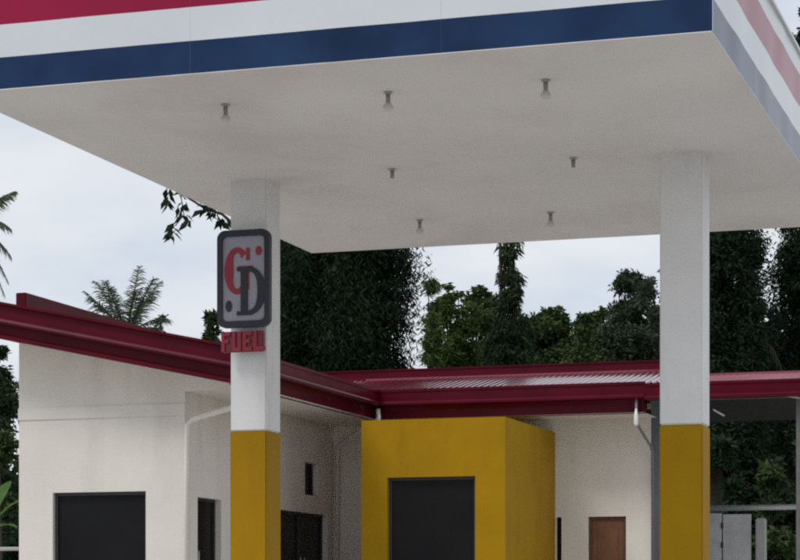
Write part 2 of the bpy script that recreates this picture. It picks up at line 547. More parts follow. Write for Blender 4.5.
# red lettering below
txt = root('sign_lettering', 'red block lettering FUEL on a box below the grey sign', 'sign lettering', (-8.06, SY + .1, 3.94))
MB().box(-8.31, -7.86, SY + .02, SY + .08, 3.945, 4.15).build('backing_box', M['signback'], txt, bevel=.008)
def strokes(x, parts, mt):
    m = MB()
    for a, b, c, d in parts:
        m.box(x + a, x + b, SY + .004, SY + .022, 3.95 + c, 3.95 + d)
    return m.build('letter', mt, txt)
W_, H_, S_ = .098, .195, .036
strokes(-8.305, [(0, S_, 0, H_), (S_, W_, H_ - .038, H_), (S_, W_ - .02, .085, .12)], M['signred'])
strokes(-8.190, [(0, S_, .038, H_), (W_ - S_, W_, .038, H_), (0, W_, 0, .0378)], M['signred'])
strokes(-8.075, [(0, S_, 0, H_), (S_, W_, H_ - .038, H_), (S_, W_ - .02, .08, .118), (S_, W_, 0, .038)], M['signred'])
strokes(-7.960, [(0, S_, 0, H_), (S_, W_ + .03, 0, .042)], M['signred'])

MB().box(-8.2, -8.0, SY + .08, 20.2, 4.02, 4.08).build('bracket', M['steel'], txt)
sign.location.x -= .03
txt.location.x -= .025

# ------------------------------------------------------------------ station building
BX0, BX1, BXR = -14.81, -12.21, -6.81       # left wall, courtyard wall, right end
BY0, BY1, BYB = 28.0, 34.24, 38.2           # front of left block, back-wing front wall, rear wall
EX, EY = -11.10, 33.20                      # eave lines
SLOPE = 0.21
ZE = 4.88                                   # roof surface at the eaves
bld = root('station_building', 'cream single-storey building with maroon ribbed roof and a yellow entrance bay', 'building', (-11, 34, TZ))

def wall_grid(m, axis, const, a0, a1, z0, z1, holes, depth):
    """outer wall face with holes and reveals; axis 'x': face looks to -y; axis 'y': face looks to +x"""
    A = sorted({a0, a1, *[h[0] for h in holes], *[h[1] for h in holes]})
    Z = sorted({z0, z1, *[h[2] for h in holes], *[h[3] for h in holes]})
    def P(a, z, d=0.0):
        return (a, const + d, z) if axis == 'x' else (const - d, a, z)
    for i in range(len(A) - 1):
        for j in range(len(Z) - 1):
            ca, cz = (A[i] + A[i + 1]) / 2, (Z[j] + Z[j + 1]) / 2
            if any(h[0] < ca < h[1] and h[2] < cz < h[3] for h in holes):
                continue
            m.quad(P(A[i], Z[j]), P(A[i + 1], Z[j]), P(A[i + 1], Z[j + 1]), P(A[i], Z[j + 1]))
    for b0, b1, c0, c1 in holes:
        m.quad(P(b0, c0), P(b0, c1), P(b0, c1, depth), P(b0, c0, depth))
        m.quad(P(b1, c0), P(b1, c0, depth), P(b1, c1, depth), P(b1, c1))
        m.quad(P(b0, c1), P(b1, c1), P(b1, c1, depth), P(b0, c1, depth))
        m.quad(P(b0, c0), P(b0, c0, depth), P(b1, c0, depth), P(b1, c0))

def soff(x):                                   # height under the sloping left roof
    return ZE - 0.42 + SLOPE * (EX - x)
# front wall of the left block
WIN = (-14.27, -12.81, 1.85, 3.04)
m = MB()
wall_grid(m, 'x', BY0, BX0, BX1, TZ, 4.30, [WIN], .14)
m.quad((BX0, BY0, 4.30), (BX1, BY0, 4.30), (BX1, BY0, soff(BX1)), (BX0, BY0, soff(BX0)))
m.quad((BX0, BYB, TZ), (BX0, BY0, TZ), (BX0, BY0, soff(BX0)), (BX0, BYB, soff(BX0)))
m.quad((BX1, BYB, TZ), (BX0, BYB, TZ), (BX0, BYB, soff(BX0)), (BX1, BYB, soff(BX1)))
m.build('front_wall', M['cream'], bld)
MB().box(BX0 - .012, BX1 + .014, BY0 - .018, BY0 + .1, 4.085, 4.27).build('moulding', M['cream'], bld, bevel=.01)
# courtyard side wall
D1 = (28.45, 29.32, TZ + .02, 2.97)
D2 = (31.70, 33.92, TZ + .02, 2.93)
W2 = (32.84, 33.46, 3.22, 3.75)
m = MB()
wall_grid(m, 'y', BX1, BY0, BY1, TZ, soff(BX1), [D1, D2, W2], .16)
m.build('side_wall', M['cream'], bld)
# back wing front wall
BD = (-7.84, -7.22, TZ + .02, 2.86)
SL = (-8.375, -8.285, TZ + .02, 2.86)
m = MB()
wall_grid(m, 'x', BY1, BX1, BXR, TZ, 4.46, [BD, SL], .14)
m.build('rear_wing_wall', M['cream'], bld)
MB().quad((BXR, BYB - .4, TZ), (BX1, BYB - .4, TZ), (BX1, BYB - .4, 4.9), (BXR, BYB - .4, 4.9)).build('rear_wall', M['cream'], bld)
MB().quad((BXR, BY1, TZ), (BXR, BYB - .4, TZ), (BXR, BYB - .4, 4.9), (BXR, BYB - 1.5, 5.1), (BXR, BY1, 4.7)).build('end_wall', M['endshade'], bld, label='end wall with its shade painted in as dark blue-grey')

def glazing(name, axis, const, a0, a1, z0, z1, mull=(), rail=(), lab=None, fwid=.045):
    """a framed dark pane; const is the plane of the pane"""
    def bx(m, p0, p1, q0, q1, d0, d1):
        if axis == 'x':
            m.box(p0, p1, const + d0, const + d1, q0, q1)
        else:
            m.box(const - d1, const - d0, p0, p1, q0, q1)
    f = MB()
    e = .002
    bx(f, a0 + e, a0 + fwid, z0 + e, z1 - e, -.03, .03)
    bx(f, a1 - fwid, a1 - e, z0 + e, z1 - e, -.03, .03)
    bx(f, a0 + fwid + e, a1 - fwid - e, z1 - fwid, z1 - e, -.029, .03)
    bx(f, a0 + fwid + e, a1 - fwid - e, z0 + e, z0 + fwid, -.029, .03)
    for q in mull:
        bx(f, q - fwid * .6, q + fwid * .6, z0 + fwid + e, z1 - fwid - e, -.028, .03)
    w = f.build(name, M['frame'], bld, label=lab)
    cuts = [a0 + fwid * .5, *mull, a1 - fwid * .5]
    for i in range(len(cuts) - 1):
        p = MB()
        bx(p, cuts[i], cuts[i + 1] - .001, z0 + fwid * .5, z1 - fwid * .5, 0, .008)
        p.build('pane', M['pane'], w)
    return w
glazing('window', 'x', BY0 + .10, *WIN, lab='wide dark window in the front wall')
d1 = glazing('door', 'y', BX1 - .12, *D1, lab='narrow dark glass door')
d2 = glazing('door', 'y', BX1 - .12, *D2, mull=(32.81,), lab='double dark glass door')
glazing('window', 'y', BX1 - .12, *W2, lab='small dark high window', fwid=.03)
for dd, ys_ in ((d1, (28.56,)), (d2, (32.72, 32.90))):
    for y_ in ys_:
        MB().tube([(BX1 - .09, y_, 2.20), (BX1 - .03, y_, 2.20), (BX1 - .03, y_, 1.55), (BX1 - .09, y_, 1.55)], .014, 8).build('handle', M['steel'], dd, smooth=True)
# brown door
dr = MB()
dr.box(BD[0] + .05, BD[1] - .05, BY1 + .07, BY1 + .11, TZ + .03, BD[3] - .05)
dr = dr.build('door', M['wood'], bld, label='brown wooden door')
fr = MB()
fr.box(BD[0] + .002, BD[0] + .05, BY1 + .04, BY1 + .13, TZ + .03, BD[3] - .002)
fr.box(BD[1] - .05, BD[1] - .002, BY1 + .04, BY1 + .13, TZ + .03, BD[3] - .002)
fr.box(BD[0] + .0505, BD[1] - .0505, BY1 + .041, BY1 + .13, BD[3] - .05, BD[3] - .002)
fr.build('door_frame', M['wood2'], dr)
for za, zb in ((1.0, 1.75), (1.9, 2.68)):
    MB().box(BD[0] + .14, BD[1] - .14, BY1 + .058, BY1 + .071, za, zb).build('door_panel', M['wood'], dr, bevel=.006)
MB().lathe((BD[1] - .1, BY1 + .03, 1.8), [(.02, 0), (.03, .02), (.02, .045)]).build('knob', M['steel'], dr, smooth=True)
MB().box(SL[0] + .002, SL[1] - .002, BY1 + .08, BY1 + .10, SL[2] + .002, SL[3] - .002).build('window', M['pane'], bld, label='dark slit window beside the yellow bay')

# yellow entrance bay
KX0, KX1, KY0, KZ = -10.655, -8.39, 31.12, 4.235
KO = (-10.24, -8.855, TZ + .02, 3.36)
m = MB()
wall_grid(m, 'x', KY0, KX0, KX1, TZ, KZ, [KO], .16)
wall_grid(m, 'y', KX1, KY0, BY1 + .01, TZ, KZ, [], .1)
m.quad((KX0, BY1 + .01, TZ), (KX0, KY0, TZ), (KX0, KY0, KZ), (KX0, BY1 + .01, KZ))
m.quad((KX0, KY0, KZ), (KX1, KY0, KZ), (KX1, BY1 + .01, KZ), (KX0, BY1 + .01, KZ))
bay = m.build('entrance_bay', M['yellow'], bld, label='yellow painted projecting bay with a dark opening')
fb = MB()
e = .002
fb.box(KO[0] + e, KO[0] + .045, KY0 + .09, KY0 + .15, KO[2], KO[3] - e)
fb.box(KO[1] - .045, KO[1] - e, KY0 + .09, KY0 + .15, KO[2], KO[3] - e)
fb.box(KO[0] + .046, KO[1] - .046, KY0 + .091, KY0 + .15, KO[3] - .045, KO[3] - e)
fb.build('glazing_frame', M['frame'], bay)
for a, b in ((KO[0] + .03, -9.548), (-9.547, KO[1] - .03)):
    MB().box(a, b, KY0 + .12, KY0 + .128, KO[2], KO[3] - .03).build('pane', M['pane'], bay)

# roof: two ribbed slopes meeting in a valley, rear slope, upper flashing
RIB = 0.105
def rib_profile(a0, a1):
    out, a = [], a0
    while a < a1 - 1e-6:
        for da, h in ((0, 0), (.052, 0), (.064, .024), (.088, .024), (.1, 0)):
            if a + da < a1:
                out.append((a + da, h))
        a += RIB
    out.append((a1, 0))
    return out
RY = 35.5                       # line of the upper flashing
RXE = -2.2                      # right end of the roof
m = MB()
v, f = [], []
for x, h in rib_profile(-13.40, -6.36):
    y0 = EY if x >= EX else EY + (EX - x)
    v += [(x, y0, ZE + SLOPE * (y0 - EY) + h), (x, RY, ZE + SLOPE * (RY - EY) + h)]
f = [(2 * i, 2 * i + 2, 2 * i + 3, 2 * i + 1) for i in range(len(v) // 2 - 1)]
m.add(v, f).build('roof_sheet', M['roofred'], bld, label='maroon ribbed roofing of the rear wing')
CZ0, CSL = ZE - .04, .165
m = MB()
v = []
for x, h in rib_profile(-6.359, RXE):
    v += [(x, EY, CZ0 + h * .3), (x, RY, CZ0 + CSL * (RY - EY) + h * .3)]
m.add(v, [(2 * i, 2 * i + 2, 2 * i + 3, 2 * i + 1) for i in range(len(v) // 2 - 1)])
m.build('roof_sheet', M['roofold'], bld, label='faded flatter roofing over the open car port')
LX = -15.6
m = MB()
v = []
for y, h in rib_profile(27.26, RY):
    x1 = EX if y <= EY else EX - (y - EY)
    v += [(x1, y, ZE + SLOPE * (EX - x1) + h), (LX, y, ZE + SLOPE * (EX - LX) + h)]
m.add(v, [(2 * i, 2 * i + 2, 2 * i + 3, 2 * i + 1) for i in range(len(v) // 2 - 1)]).build('roof_sheet', M['roofred'], bld, label='maroon ribbed roofing of the front block')
zr = ZE + SLOPE * (RY - EY)
m = MB()
m.quad((-13.4, RY + .01, zr), (-6.36, RY + .01, zr), (-6.36, BYB + .4, zr - .55), (-13.4, BYB + .4, zr - .55))
m.quad((-6.359, RY + .01, zr - .13), (RXE, RY + .01, zr - .13), (RXE, BYB + .4, zr - .60), (-6.359, BYB + .4, zr - .60))
m.quad((LX, RY + .01, ZE + SLOPE * (EX - LX)), (-13.4, RY + .01, zr), (-13.4, BYB + .4, zr - .02), (LX, BYB + .4, ZE + SLOPE * (EX - LX)))
m.build('rear_roof', M['roofred'], bld)
MB().box(-13.1, -6.35, RY - .03, RY + .09, zr - .06, 5.475).box(-13.12, -6.33, RY - .05, RY + .11, 5.476, 5.50).build('ridge_flashing', M['maroon'], bld)
zc = CZ0 + CSL * (RY - EY)
MB().box(-6.34, RXE, RY - .07, RY + .07, zc - .02, zc + .025).build('ridge_cap', M['roofold'], bld)
# upstand along the left wall
zu = ZE + SLOPE * (EX + 14.66)
MB().box(-14.66, -14.50, 27.62, BYB, zu - .1, 5.875).build('roof_upstand', M['maroon'], bld, bevel=.008)
# thin ridge light strip above the ribs
MB().box(-11.9, -6.4, 34.98, 35.02, ZE + SLOPE * 1.8 - .01, ZE + SLOPE * 1.8 + .034).build('roof_strip', M['roofred'], bld)

# eave fascia: upper flashing, rolled gutter lip, lower board (courtyard side and rear wing)
def eave_profile(lower):
    p = [(0, .03), (-.05, .03), (-.05, -.015), (-.035, -.02), (-.035, -.155), (-.085, -.175), (-.10, -.195), (-.10, -.225), (-.07, -.235), (.09, -.235)]
    if lower:
        p += [(.09, -.455), (.13, -.455)]
    else:
        p += [(.09, -.2)]
    return p
def sweep_y(m, xe, y0, y1, prof, zbase, sgn=1):   # courtyard eave, faces +x
    n = len(prof)
    v = [(xe - sgn * a, y0 + a * 1.0, zbase + b) for a, b in prof] + [(xe - sgn * a, y1 + a, zbase + b) for a, b in prof]
    fs = [(i, (i + 1) % n, (i + 1) % n + n, i + n) for i in range(n)] + [tuple(range(n - 1, -1, -1)), tuple(range(n, 2 * n))]
    m.add(v, fs)
m = MB()
prof = eave_profile(True)
n = len(prof)
v = []
for a, b in prof:                         # front corner -> inner corner -> right end (mitred)
    v.append((EX - a, 27.26, ZE + b))
for a, b in prof:
    v.append((EX - a, EY + a, ZE + b))
for a, b in prof:
    v.append((BXR + .12, EY + a, ZE + b))
fs = []
for s_ in range(2):
    fs += [(s_ * n + i, s_ * n + (i + 1) % n, (s_ + 1) * n + (i + 1) % n, (s_ + 1) * n + i) for i in range(n)]
fs += [tuple(range(n - 1, -1, -1)), tuple(range(2 * n, 3 * n))]
m.add(v, fs).build('eave_fascia', M['maroon'], bld)
m = MB()
prof2 = eave_profile(False)
n = len(prof2)
v = [(BXR + .121, EY + a, ZE - .03 + b) for a, b in prof2] + [(RXE, EY + a, ZE - .03 + b) for a, b in prof2]
m.add(v, [(i, (i + 1) % n, (i + 1) % n + n, i + n) for i in range(n)] + [tuple(range(n - 1, -1, -1)), tuple(range(n, 2 * n))])
m.build('eave_gutter', M['maroon'], bld)
# front rake fascia, sloping
RF = 27.22
def rake(m, prof_r):
    v = []
    n = len(prof_r)
    for x in (LX, EX + .06):
        zz = ZE + SLOPE * (EX - x)
        v += [(x, RF + a, zz + b) for a, b in prof_r]
    m.add(v, [(i, i + n, (i + 1) % n + n, (i + 1) % n) for i in range(n)] + [tuple(range(n)), tuple(range(2 * n - 1, n - 1, -1))])
m = MB()
rake(m, [(.12, .06), (-.10, .06), (-.10, .025), (-.03, .01), (-.03, -.16), (-.09, -.18), (-.11, -.215), (-.08, -.245), (.06, -.25), (.06, -.38), (.0, -.40), (.0, -.46), (.12, -.46)])
m.build('rake_fascia', M['maroon'], bld)
# soffits
m = MB()
m.quad((LX + .02, RF + .04, soff(LX) + .0), (EX + .02, RF + .04, soff(EX)), (EX + .02, BY0, soff(EX)), (LX + .02, BY0, soff(LX)))
m.quad((EX, BY0, 4.435), (BX1, BY0, 4.435), (BX1, EY, 4.435), (EX, EY, 4.435))
m.quad((BX1, EY, 4.435), (BX1, BY1, 4.435), (BXR + .1, BY1, 4.435), (BXR + .1, EY, 4.435))
m.quad((LX + .02, BY0, soff(LX)), (BX0, BY0, soff(BX0)), (BX0, BYB, soff(BX0)), (LX + .02, BYB, soff(LX)))
m.quad((BX1, BY0, 4.435), (EX, BY0, 4.435), (EX, BY0, soff(EX)), (BX1, BY0, soff(BX1)))
m.build('eave_soffit', M['trim'], bld)
MB().box(EX - .035, EX + .02, RF + .05, BY0, 4.436, soff(EX) + .02).build('soffit_end', M['trim'], bld)
# downpipes
def pipe(pts, r=.042, mt=None):
    MB().tube(pts, r, 10).build('downpipe', mt or M['trim'], bld, smooth=True)
pipe([(-11.18, 27.93, 4.55), (-11.19, 27.93, 4.27), (-11.30, 27.93, 4.22), (-12.05, 27.92, 4.03), (-12.14, 27.92, 3.95), (-12.15, 27.92, TZ)])
pipe([(-11.06, 33.14, 4.60), (-11.06, 33.14, 4.47), (-11.12, 33.20, 4.40), (-12.02, 34.08, 4.14), (-12.12, 34.17, 4.05), (-12.13, 34.18, TZ)], .036)
pipe([(-6.83, 33.17, 4.66), (-6.83, 33.17, 4.28), (-6.80, 33.25, 4.20), (-6.77, 34.05, 3.95), (-6.77, 34.16, 3.85), (-6.77, 34.17, TZ)], .022, M['pipegrey'])
MB().lathe((-6.83, 33.15, 4.22), [(.022, 0), (.036, .03), (.034, .16), (.014, .27)]).build('gutter_outlet', M['white'], bld, smooth=True)
MB().lathe((-11.04, 33.11, 4.40), [(.02, 0), (.036, .02), (.03, .12)]).build('gutter_outlet', M['white'], bld, smooth=True)

# open car port under the same roof, right of the building
for x in (-4.36, -2.3):
    MB().box(x - .03, x + .03, 33.40, 33.46, TZ, 4.66).build('post', M['darkgalv'], bld)
MB().box(BXR + .13, RXE, 33.40, 33.47, 4.62, 4.70).build('beam', M['darkgalv'], bld)
MB().tube([(-5.66, 33.38, 4.46), (-5.49, 33.38, 4.36)], .016, 8).build('roof_stay', M['galv'], bld)
MB().tube([(-4.30, 33.38, 4.60), (-4.62, 33.38, 4.66)], .02, 8).build('roof_stay', M['galv'], bld)
m = MB()
for x in np.arange(-6.2, RXE, .9):
    m = MB()
    m.add([(x + a, y, z) for a in (0, .05) for y, z in ((33.5, ZE - .14), (RY, zr - .26), (RY, zr - .17), (33.5, ZE - .05))],
          [(0, 1, 2, 3), (7, 6, 5, 4), (0, 4, 5, 1), (3, 2, 6, 7), (0, 3, 7, 4), (1, 5, 6, 2)])
    m.build('rafter', M['darkgalv'], bld)

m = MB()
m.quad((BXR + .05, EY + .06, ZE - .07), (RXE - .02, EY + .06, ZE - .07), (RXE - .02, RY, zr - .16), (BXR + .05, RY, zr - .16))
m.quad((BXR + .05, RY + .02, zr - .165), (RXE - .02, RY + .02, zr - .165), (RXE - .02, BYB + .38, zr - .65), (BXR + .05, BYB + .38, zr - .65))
m.build('under_roof_shade', M['roofshade'], bld)  # added dark sheets painting the shade under the open roof
# gate and pillar behind the car port
GY = 36.6
gate = root('metal_gate', 'grey sheet metal gate hinged beside a cement pillar behind the open roof', 'gate', (-6.0, GY, TZ))
def gx(px):
    return pix(px, 500, 1).x / pix(px, 500, 1).y * GY
MB().box(gx(690), gx(721.5), GY, GY + .04, TZ + .05, 2.99).build('leaf', M['galv'], gate)
MB().box(gx(723), gx(751), GY, GY + .04, TZ + .05, 2.97).build('leaf', M['galv'], gate)
for z in (2.15, 2.45, 2.78):
    MB().tube([(gx(722.2), GY - .01, z - .05), (gx(722.2), GY - .01, z + .05)], .022, 8).build('hinge', M['frame'], gate)
pil = MB().box(gx(756), gx(765), GY - .08, GY + .22, TZ, 2.90).build('gate_pillar', M['greywall'], bevel=.02)
tag(pil, 'light cement pillar standing next to the grey metal gate', 'pillar')
rail = root('fence_rail', 'pale horizontal pipe rail above the metal gate behind the open roof', 'rail', (-5.2, GY + .3, TZ))
MB().tube([(gx(670), GY + .33, 3.09), (gx(850), GY + .33, 3.10)], .048, 10).build('rail_pipe', M['galv'], rail, smooth=True)
for px in (680, 812):
    MB().tube([(gx(px), GY + .33, TZ), (gx(px), GY + .33, 3.09)], .04, 8).build('post', M['galv'], rail, smooth=True)
# low pipe fence left of the building
fn = root('pipe_fence', 'low grey pipe fence beside the cream front block', 'fence', (-16.5, 30, TZ))
for z in (2.30, 1.85):
    MB().tube([(-20, 30, z), (-15.3, 30, z)], .03, 8).build('rail', M['galv'], fn, smooth=True)
for x in (-20, -18.4, -16.9, -15.35):
    MB().tube([(x, 30, TZ), (x, 30, 2.33)], .03, 8).build('post', M['galv'], fn, smooth=True)

# ------------------------------------------------------------------ vegetation
# far-off wood closing the horizon all along behind the station
def leaves_mesh(name, P, size, droop, mt, parent, aspect=.42, var=.4):
    """one leaf-shaped bent quad for every row of P (world coordinates)"""
    n = len(P)
    off = np.array(origin_of(parent)) if parent else np.zeros(3)
    d = NR.normal(size=(n, 3))
    d /= np.linalg.norm(d, axis=1)[:, None]
    d[:, 2] = d[:, 2] * (1 - min(droop, .9)) - droop
    d /= np.linalg.norm(d, axis=1)[:, None]
    q = NR.normal(size=(n, 3))
    s = np.cross(d, q)
    s /= np.linalg.norm(s, axis=1)[:, None]
    nrm = np.cross(s, d)
    ln = size * (1 + var * NR.uniform(-1, 1, n))[:, None]
    w = ln * aspect * .5
    base = P - off
    V = np.stack([base, base + d * ln * .45 + s * w + nrm * ln * .07, base + d * ln - nrm * ln * .06, base + d * ln * .45 - s * w + nrm * ln * .07], 1).reshape(-1, 3)
    me = bpy.data.meshes.new(name)
    me.vertices.add(n * 4)
    me.vertices.foreach_set('co', V.astype(np.float32).ravel())
    me.loops.add(n * 4)
    me.loops.foreach_set('vertex_index', np.arange(n * 4, dtype=np.int32))
    me.polygons.add(n)
    me.polygons.foreach_set('loop_start', np.arange(0, n * 4, 4, dtype=np.int32))
    me.polygons.foreach_set('loop_total', np.full(n, 4, dtype=np.int32))
    me.materials.append(mt)
    me.update(calc_edges=True)
    me.validate()
    o = bpy.data.objects.new(name, me)
    COL.objects.link(o)
    o.parent = parent
    return o

def crown_points(cx, cy, profile, nclump, per, clump_r, lump=.25, fill=.35, seed=0, stretch=0.0):
    """boughs spread through a body of revolution (profile rows: z, radius), clumps on the boughs, leaves in the clumps"""
    rg = np.random.default_rng(seed)
    pz = np.array([p[0] for p in profile])
    pr = np.array([p[1] for p in profile])
    zz = np.linspace(pz[0], pz[-1], 200)
    rr = np.interp(zz, pz, pr)
    w = rr + .10
    nb = max(10, nclump // 6)
    zb = rg.choice(zz, nb, p=w / w.sum())
    zb[0], zb[1] = zz[-1] - .15, zz[-8] - .2
    r0 = np.interp(zb, pz, pr)
    a = rg.uniform(0, 2 * np.pi, nb)
    rb = np.clip(r0 * rg.uniform(.28, .52, nb), .16, .95)
    rad = np.maximum(0, r0 - rb * .85) * (fill + (1 - fill) * rg.uniform(0, 1, nb) ** .5) * (1 + lump * rg.normal(0, .6, nb))
    B = np.stack([cx + rad * np.cos(a), cy + rad * np.sin(a), zb], 1)
    k = np.concatenate([np.arange(nb), rg.choice(nb, max(0, nclump - nb), p=rb ** 2 / (rb ** 2).sum())])
    d = rg.normal(size=(len(k), 3))
    d /= np.linalg.norm(d, axis=1)[:, None]
    d[:, 2] = np.where(rg.uniform(size=len(k)) < .6, np.abs(d[:, 2]), d[:, 2])
    C = B[k] + d * (rb[k] * rg.uniform(.45, 1.0, len(k)))[:, None] * np.array([1, 1, .75 + .9 * stretch])
    cr = np.minimum(clump_r, rb[k] * .8) * rg.uniform(.5, 1.15, len(k))
    q = rg.normal(size=(len(k) * per, 3))
    q /= np.linalg.norm(q, axis=1)[:, None]
    q *= (rg.uniform(0, 1, len(q)) ** .45)[:, None]
    P = np.repeat(C, per, 0) + q * np.repeat(cr, per)[:, None] * np.array([1, 1, .7 + .8 * stretch])
    return C, P

def tree(name, label, px, ptop, pbot, t, prof, mt, nclump=160, per=60, clump_r=.45, size=.22, droop=.3,
         trunk_r=.16, aspect=.42, lump=.25, group=None, seed=1, gz=.85, fill=.35, trunks=1):
    """px: photo column of the axis; ptop/pbot: photo rows of crown top and bottom; prof: (0..1, half-width in photo px)"""
    a, b = pix(px, ptop, t), pix(px, pbot, t)
    k = t / F_PX
    cx, cy = a.x, a.y
    o = root(name, label, 'tree', (cx, cy, gz - .1), group)
    profile = [(b.z + (a.z - b.z) * u, w * k) for u, w in prof]
    C, P = crown_points(cx, cy, profile, nclump, int(per * 2.0), clump_r, lump, fill, seed, droop)
    leaves_mesh('crown', P, size * .5, droop, mt, o, aspect)
    tr = MB()
    rg = random.Random(seed)
    for q in range(trunks):
        ox = (q - (trunks - 1) / 2) * .28
        H = a.z - gz
        pts = [(cx + ox * (.3 + .7 * i / 8) + rg.uniform(-.06, .06) * H / 8, cy + rg.uniform(-.06, .06) * H / 8, gz - .1 + H * .94 * i / 8) for i in range(9)]
        pts[0] = (cx + ox * .3, cy, gz - .1)
        tr.tube(pts, [trunk_r * (1.15 - i / 8) + .02 for i in range(9)], 8)
        for j in range(14):
            c = Vector(C[rg.randrange(len(C))])
            i0 = max(1, min(7, int((c.z - gz) / H * 8 - 1)))
            p0 = Vector(pts[i0])
            mid = p0.lerp(c, .5) + Vector((0, 0, .15))
            tr.tube([p0, mid, c], [trunk_r * .35, trunk_r * .22, .012], 6)
    tr.build('trunk', M['bark'], o, smooth=True)
    return o

n_ = 42000
fx = NR.uniform(-75, 25, n_)
top = 9.0 + 1.5 * np.sin(fx * .35) + 1.0 * np.sin(fx * .9 + 1) + .6 * np.sin(fx * 2.3)
fz = .6 + (top - .6) * NR.uniform(0, 1, n_) ** .8
fy = 102 + 6 * NR.uniform(0, 1, n_) + 2 * np.sin(fx * .5 + fz)
wood = leaves_mesh('far_wood', np.stack([fx, fy, fz], 1), 1.1, .2, L['dark'], None, .55)
tag(wood, 'dark far-off wood closing the horizon behind the station', 'woods', kind='stuff')
# large dark tree behind the columns, with a leafy branch reaching left
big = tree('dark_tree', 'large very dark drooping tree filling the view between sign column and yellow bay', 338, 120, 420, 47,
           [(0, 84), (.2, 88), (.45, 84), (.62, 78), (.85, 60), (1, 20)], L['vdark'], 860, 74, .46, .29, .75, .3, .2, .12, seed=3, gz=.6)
tb = 47
br = MB()
bp = [pix(290, 232, tb), pix(245, 228, tb), pix(232, 223, tb), pix(222, 214, tb), pix(206, 209, tb), pix(190, 199, tb), pix(178, 190, tb), pix(166, 186, tb)]
br.tube(bp, [.06, .045, .04, .032, .028, .024, .02, .014], 6)
bo = br.build('branch', M['bark'], big, smooth=True)
lv = []
for (x, y, s) in [(167, 192, .42), (168, 200, .4), (166, 198, .34), (181, 190, .25), (183, 203, .36), (185, 205, .32), (179, 208, .32), (183, 217, .42), (187, 219, .36), (176, 226, .34),
                  (173, 230, .48), (175, 232, .46), (171, 233, .42), (206, 204, .2), (209, 207, .22), (214, 210, .22), (220, 214, .2), (224, 218, .22), (202, 206, .18)]:
    for _ in range(4):
        p = pix(x + R.uniform(-3, 3), y + R.uniform(-4, 4), tb + R.uniform(-.15, .15))
        lv.append((tuple(p), s))
leaves_mesh('branch_leaf_cluster', np.array([q[0] for q in lv]), .27, .8, L['vdark'], big, .42, .3)
for seg in ([(181, 196), (184, 215), (175, 226)], [(178, 190), (181, 198)], [(167, 187), (167, 195)]):
    MB().tube([pix(x, y, tb) for x, y in seg], .012, 5).build('twig', M['bark'], big)

tree('light_green_tree', 'loose yellow-green tree growing between the big dark tree and the mast tree', 452, 292, 400, 54,
     [(0, 30), (.3, 34), (.6, 30), (.85, 22), (1, 8)], L['light'], 190, 40, .30, .28, .45, .1, .34, .3, seed=5, gz=.9)
tree('feathery_tree', 'small feathery pale green tree at the edge of the big dark tree', 432, 280, 400, 51,
     [(0, 8), (.5, 12), (.8, 9), (1, 3)], L['light'], 60, 22, .24, .36, .6, .06, .16, .3, seed=15, gz=.9)
tree('mast_tree', 'tall narrow mast tree with drooping leaves rising above its neighbours', 509, 205, 400, 52,
     [(0, 24), (.3, 22), (.45, 18), (.6, 15), (.8, 13), (1, 5)], L['dark'], 620, 12, .26, .34, .75, .09, .20, .3, seed=8, gz=.9, trunks=2)
tree('round_tree', 'round-topped dark green tree beside the mast tree', 482, 293, 400, 58,
     [(0, 34), (.4, 36), (.75, 28), (1, 12)], L['mid'], 190, 36, .34, .28, .3, .12, .5, .25, seed=9, gz=1.0)
tree('broadleaf_tree', 'low dark broadleaf tree right of the mast tree', 552, 310, 400, 60,
     [(0, 36), (.4, 38), (.75, 32), (1, 14)], L['mid'], 190, 36, .34, .28, .3, .14, .5, .25, seed=10, gz=1.0)
tree('small_broadleaf_tree', 'small mid green tree in front of the pointed grey-green tree', 580, 316, 400, 57,
     [(0, 28), (.5, 28), (.8, 18), (1, 8)], L['mid'], 130, 34, .3, .26, .3, .1, .5, .25, seed=12, gz=1.0)
tree('pointed_tree', 'pointed grey-green tree rising beside the column without a sign', 634, 274, 400, 62,
     [(0, 56), (.35, 50), (.6, 42), (.8, 30), (1, 14)], L['grey'], 420, 36, .34, .28, .1, .14, .4, .22, seed=13, gz=1.0)
# row of far scrub that closes the gaps low down
for i, (px, tp, w) in enumerate([(362, 352, 26), (530, 326, 34), (598, 312, 36), (664, 306, 36)]):
    tree('far_bushy_tree', ['far bushy tree low behind the big dark tree', 'far bushy tree low behind the mast tree', 'far bushy tree low behind the pointed tree',
                            'far bushy tree low behind the column without a sign'][i], px, tp, 402, 68,
         [(0, w), (.5, w), (.8, w * .7), (1, w * .3)], L['mid' if i < 3 else 'grey'], 200, 36, .4, .3, .3, .12, .5, .2, seed=30 + i, gz=1.0, group='far trees closing the horizon')
# right-hand dark trees with gaps
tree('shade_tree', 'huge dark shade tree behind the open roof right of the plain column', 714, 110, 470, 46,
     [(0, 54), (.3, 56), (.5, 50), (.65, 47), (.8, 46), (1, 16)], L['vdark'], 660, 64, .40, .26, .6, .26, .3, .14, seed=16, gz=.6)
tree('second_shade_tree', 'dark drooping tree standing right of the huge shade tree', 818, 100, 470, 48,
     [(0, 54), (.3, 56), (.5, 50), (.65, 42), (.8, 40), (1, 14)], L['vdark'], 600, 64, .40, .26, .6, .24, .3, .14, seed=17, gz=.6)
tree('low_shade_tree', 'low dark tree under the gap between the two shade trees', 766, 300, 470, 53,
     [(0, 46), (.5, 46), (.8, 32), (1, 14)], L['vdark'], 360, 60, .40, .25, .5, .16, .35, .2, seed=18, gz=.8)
tree('tall_tree', 'tall tree whose top shows beyond the far side of the canopy', 818, 2, 200, 56,
     [(0, 30), (.3, 38), (.7, 36), (1, 16)], L['dark'], 320, 40, .4, .3, .3, .2, .45, .3, seed=19, gz=.9)
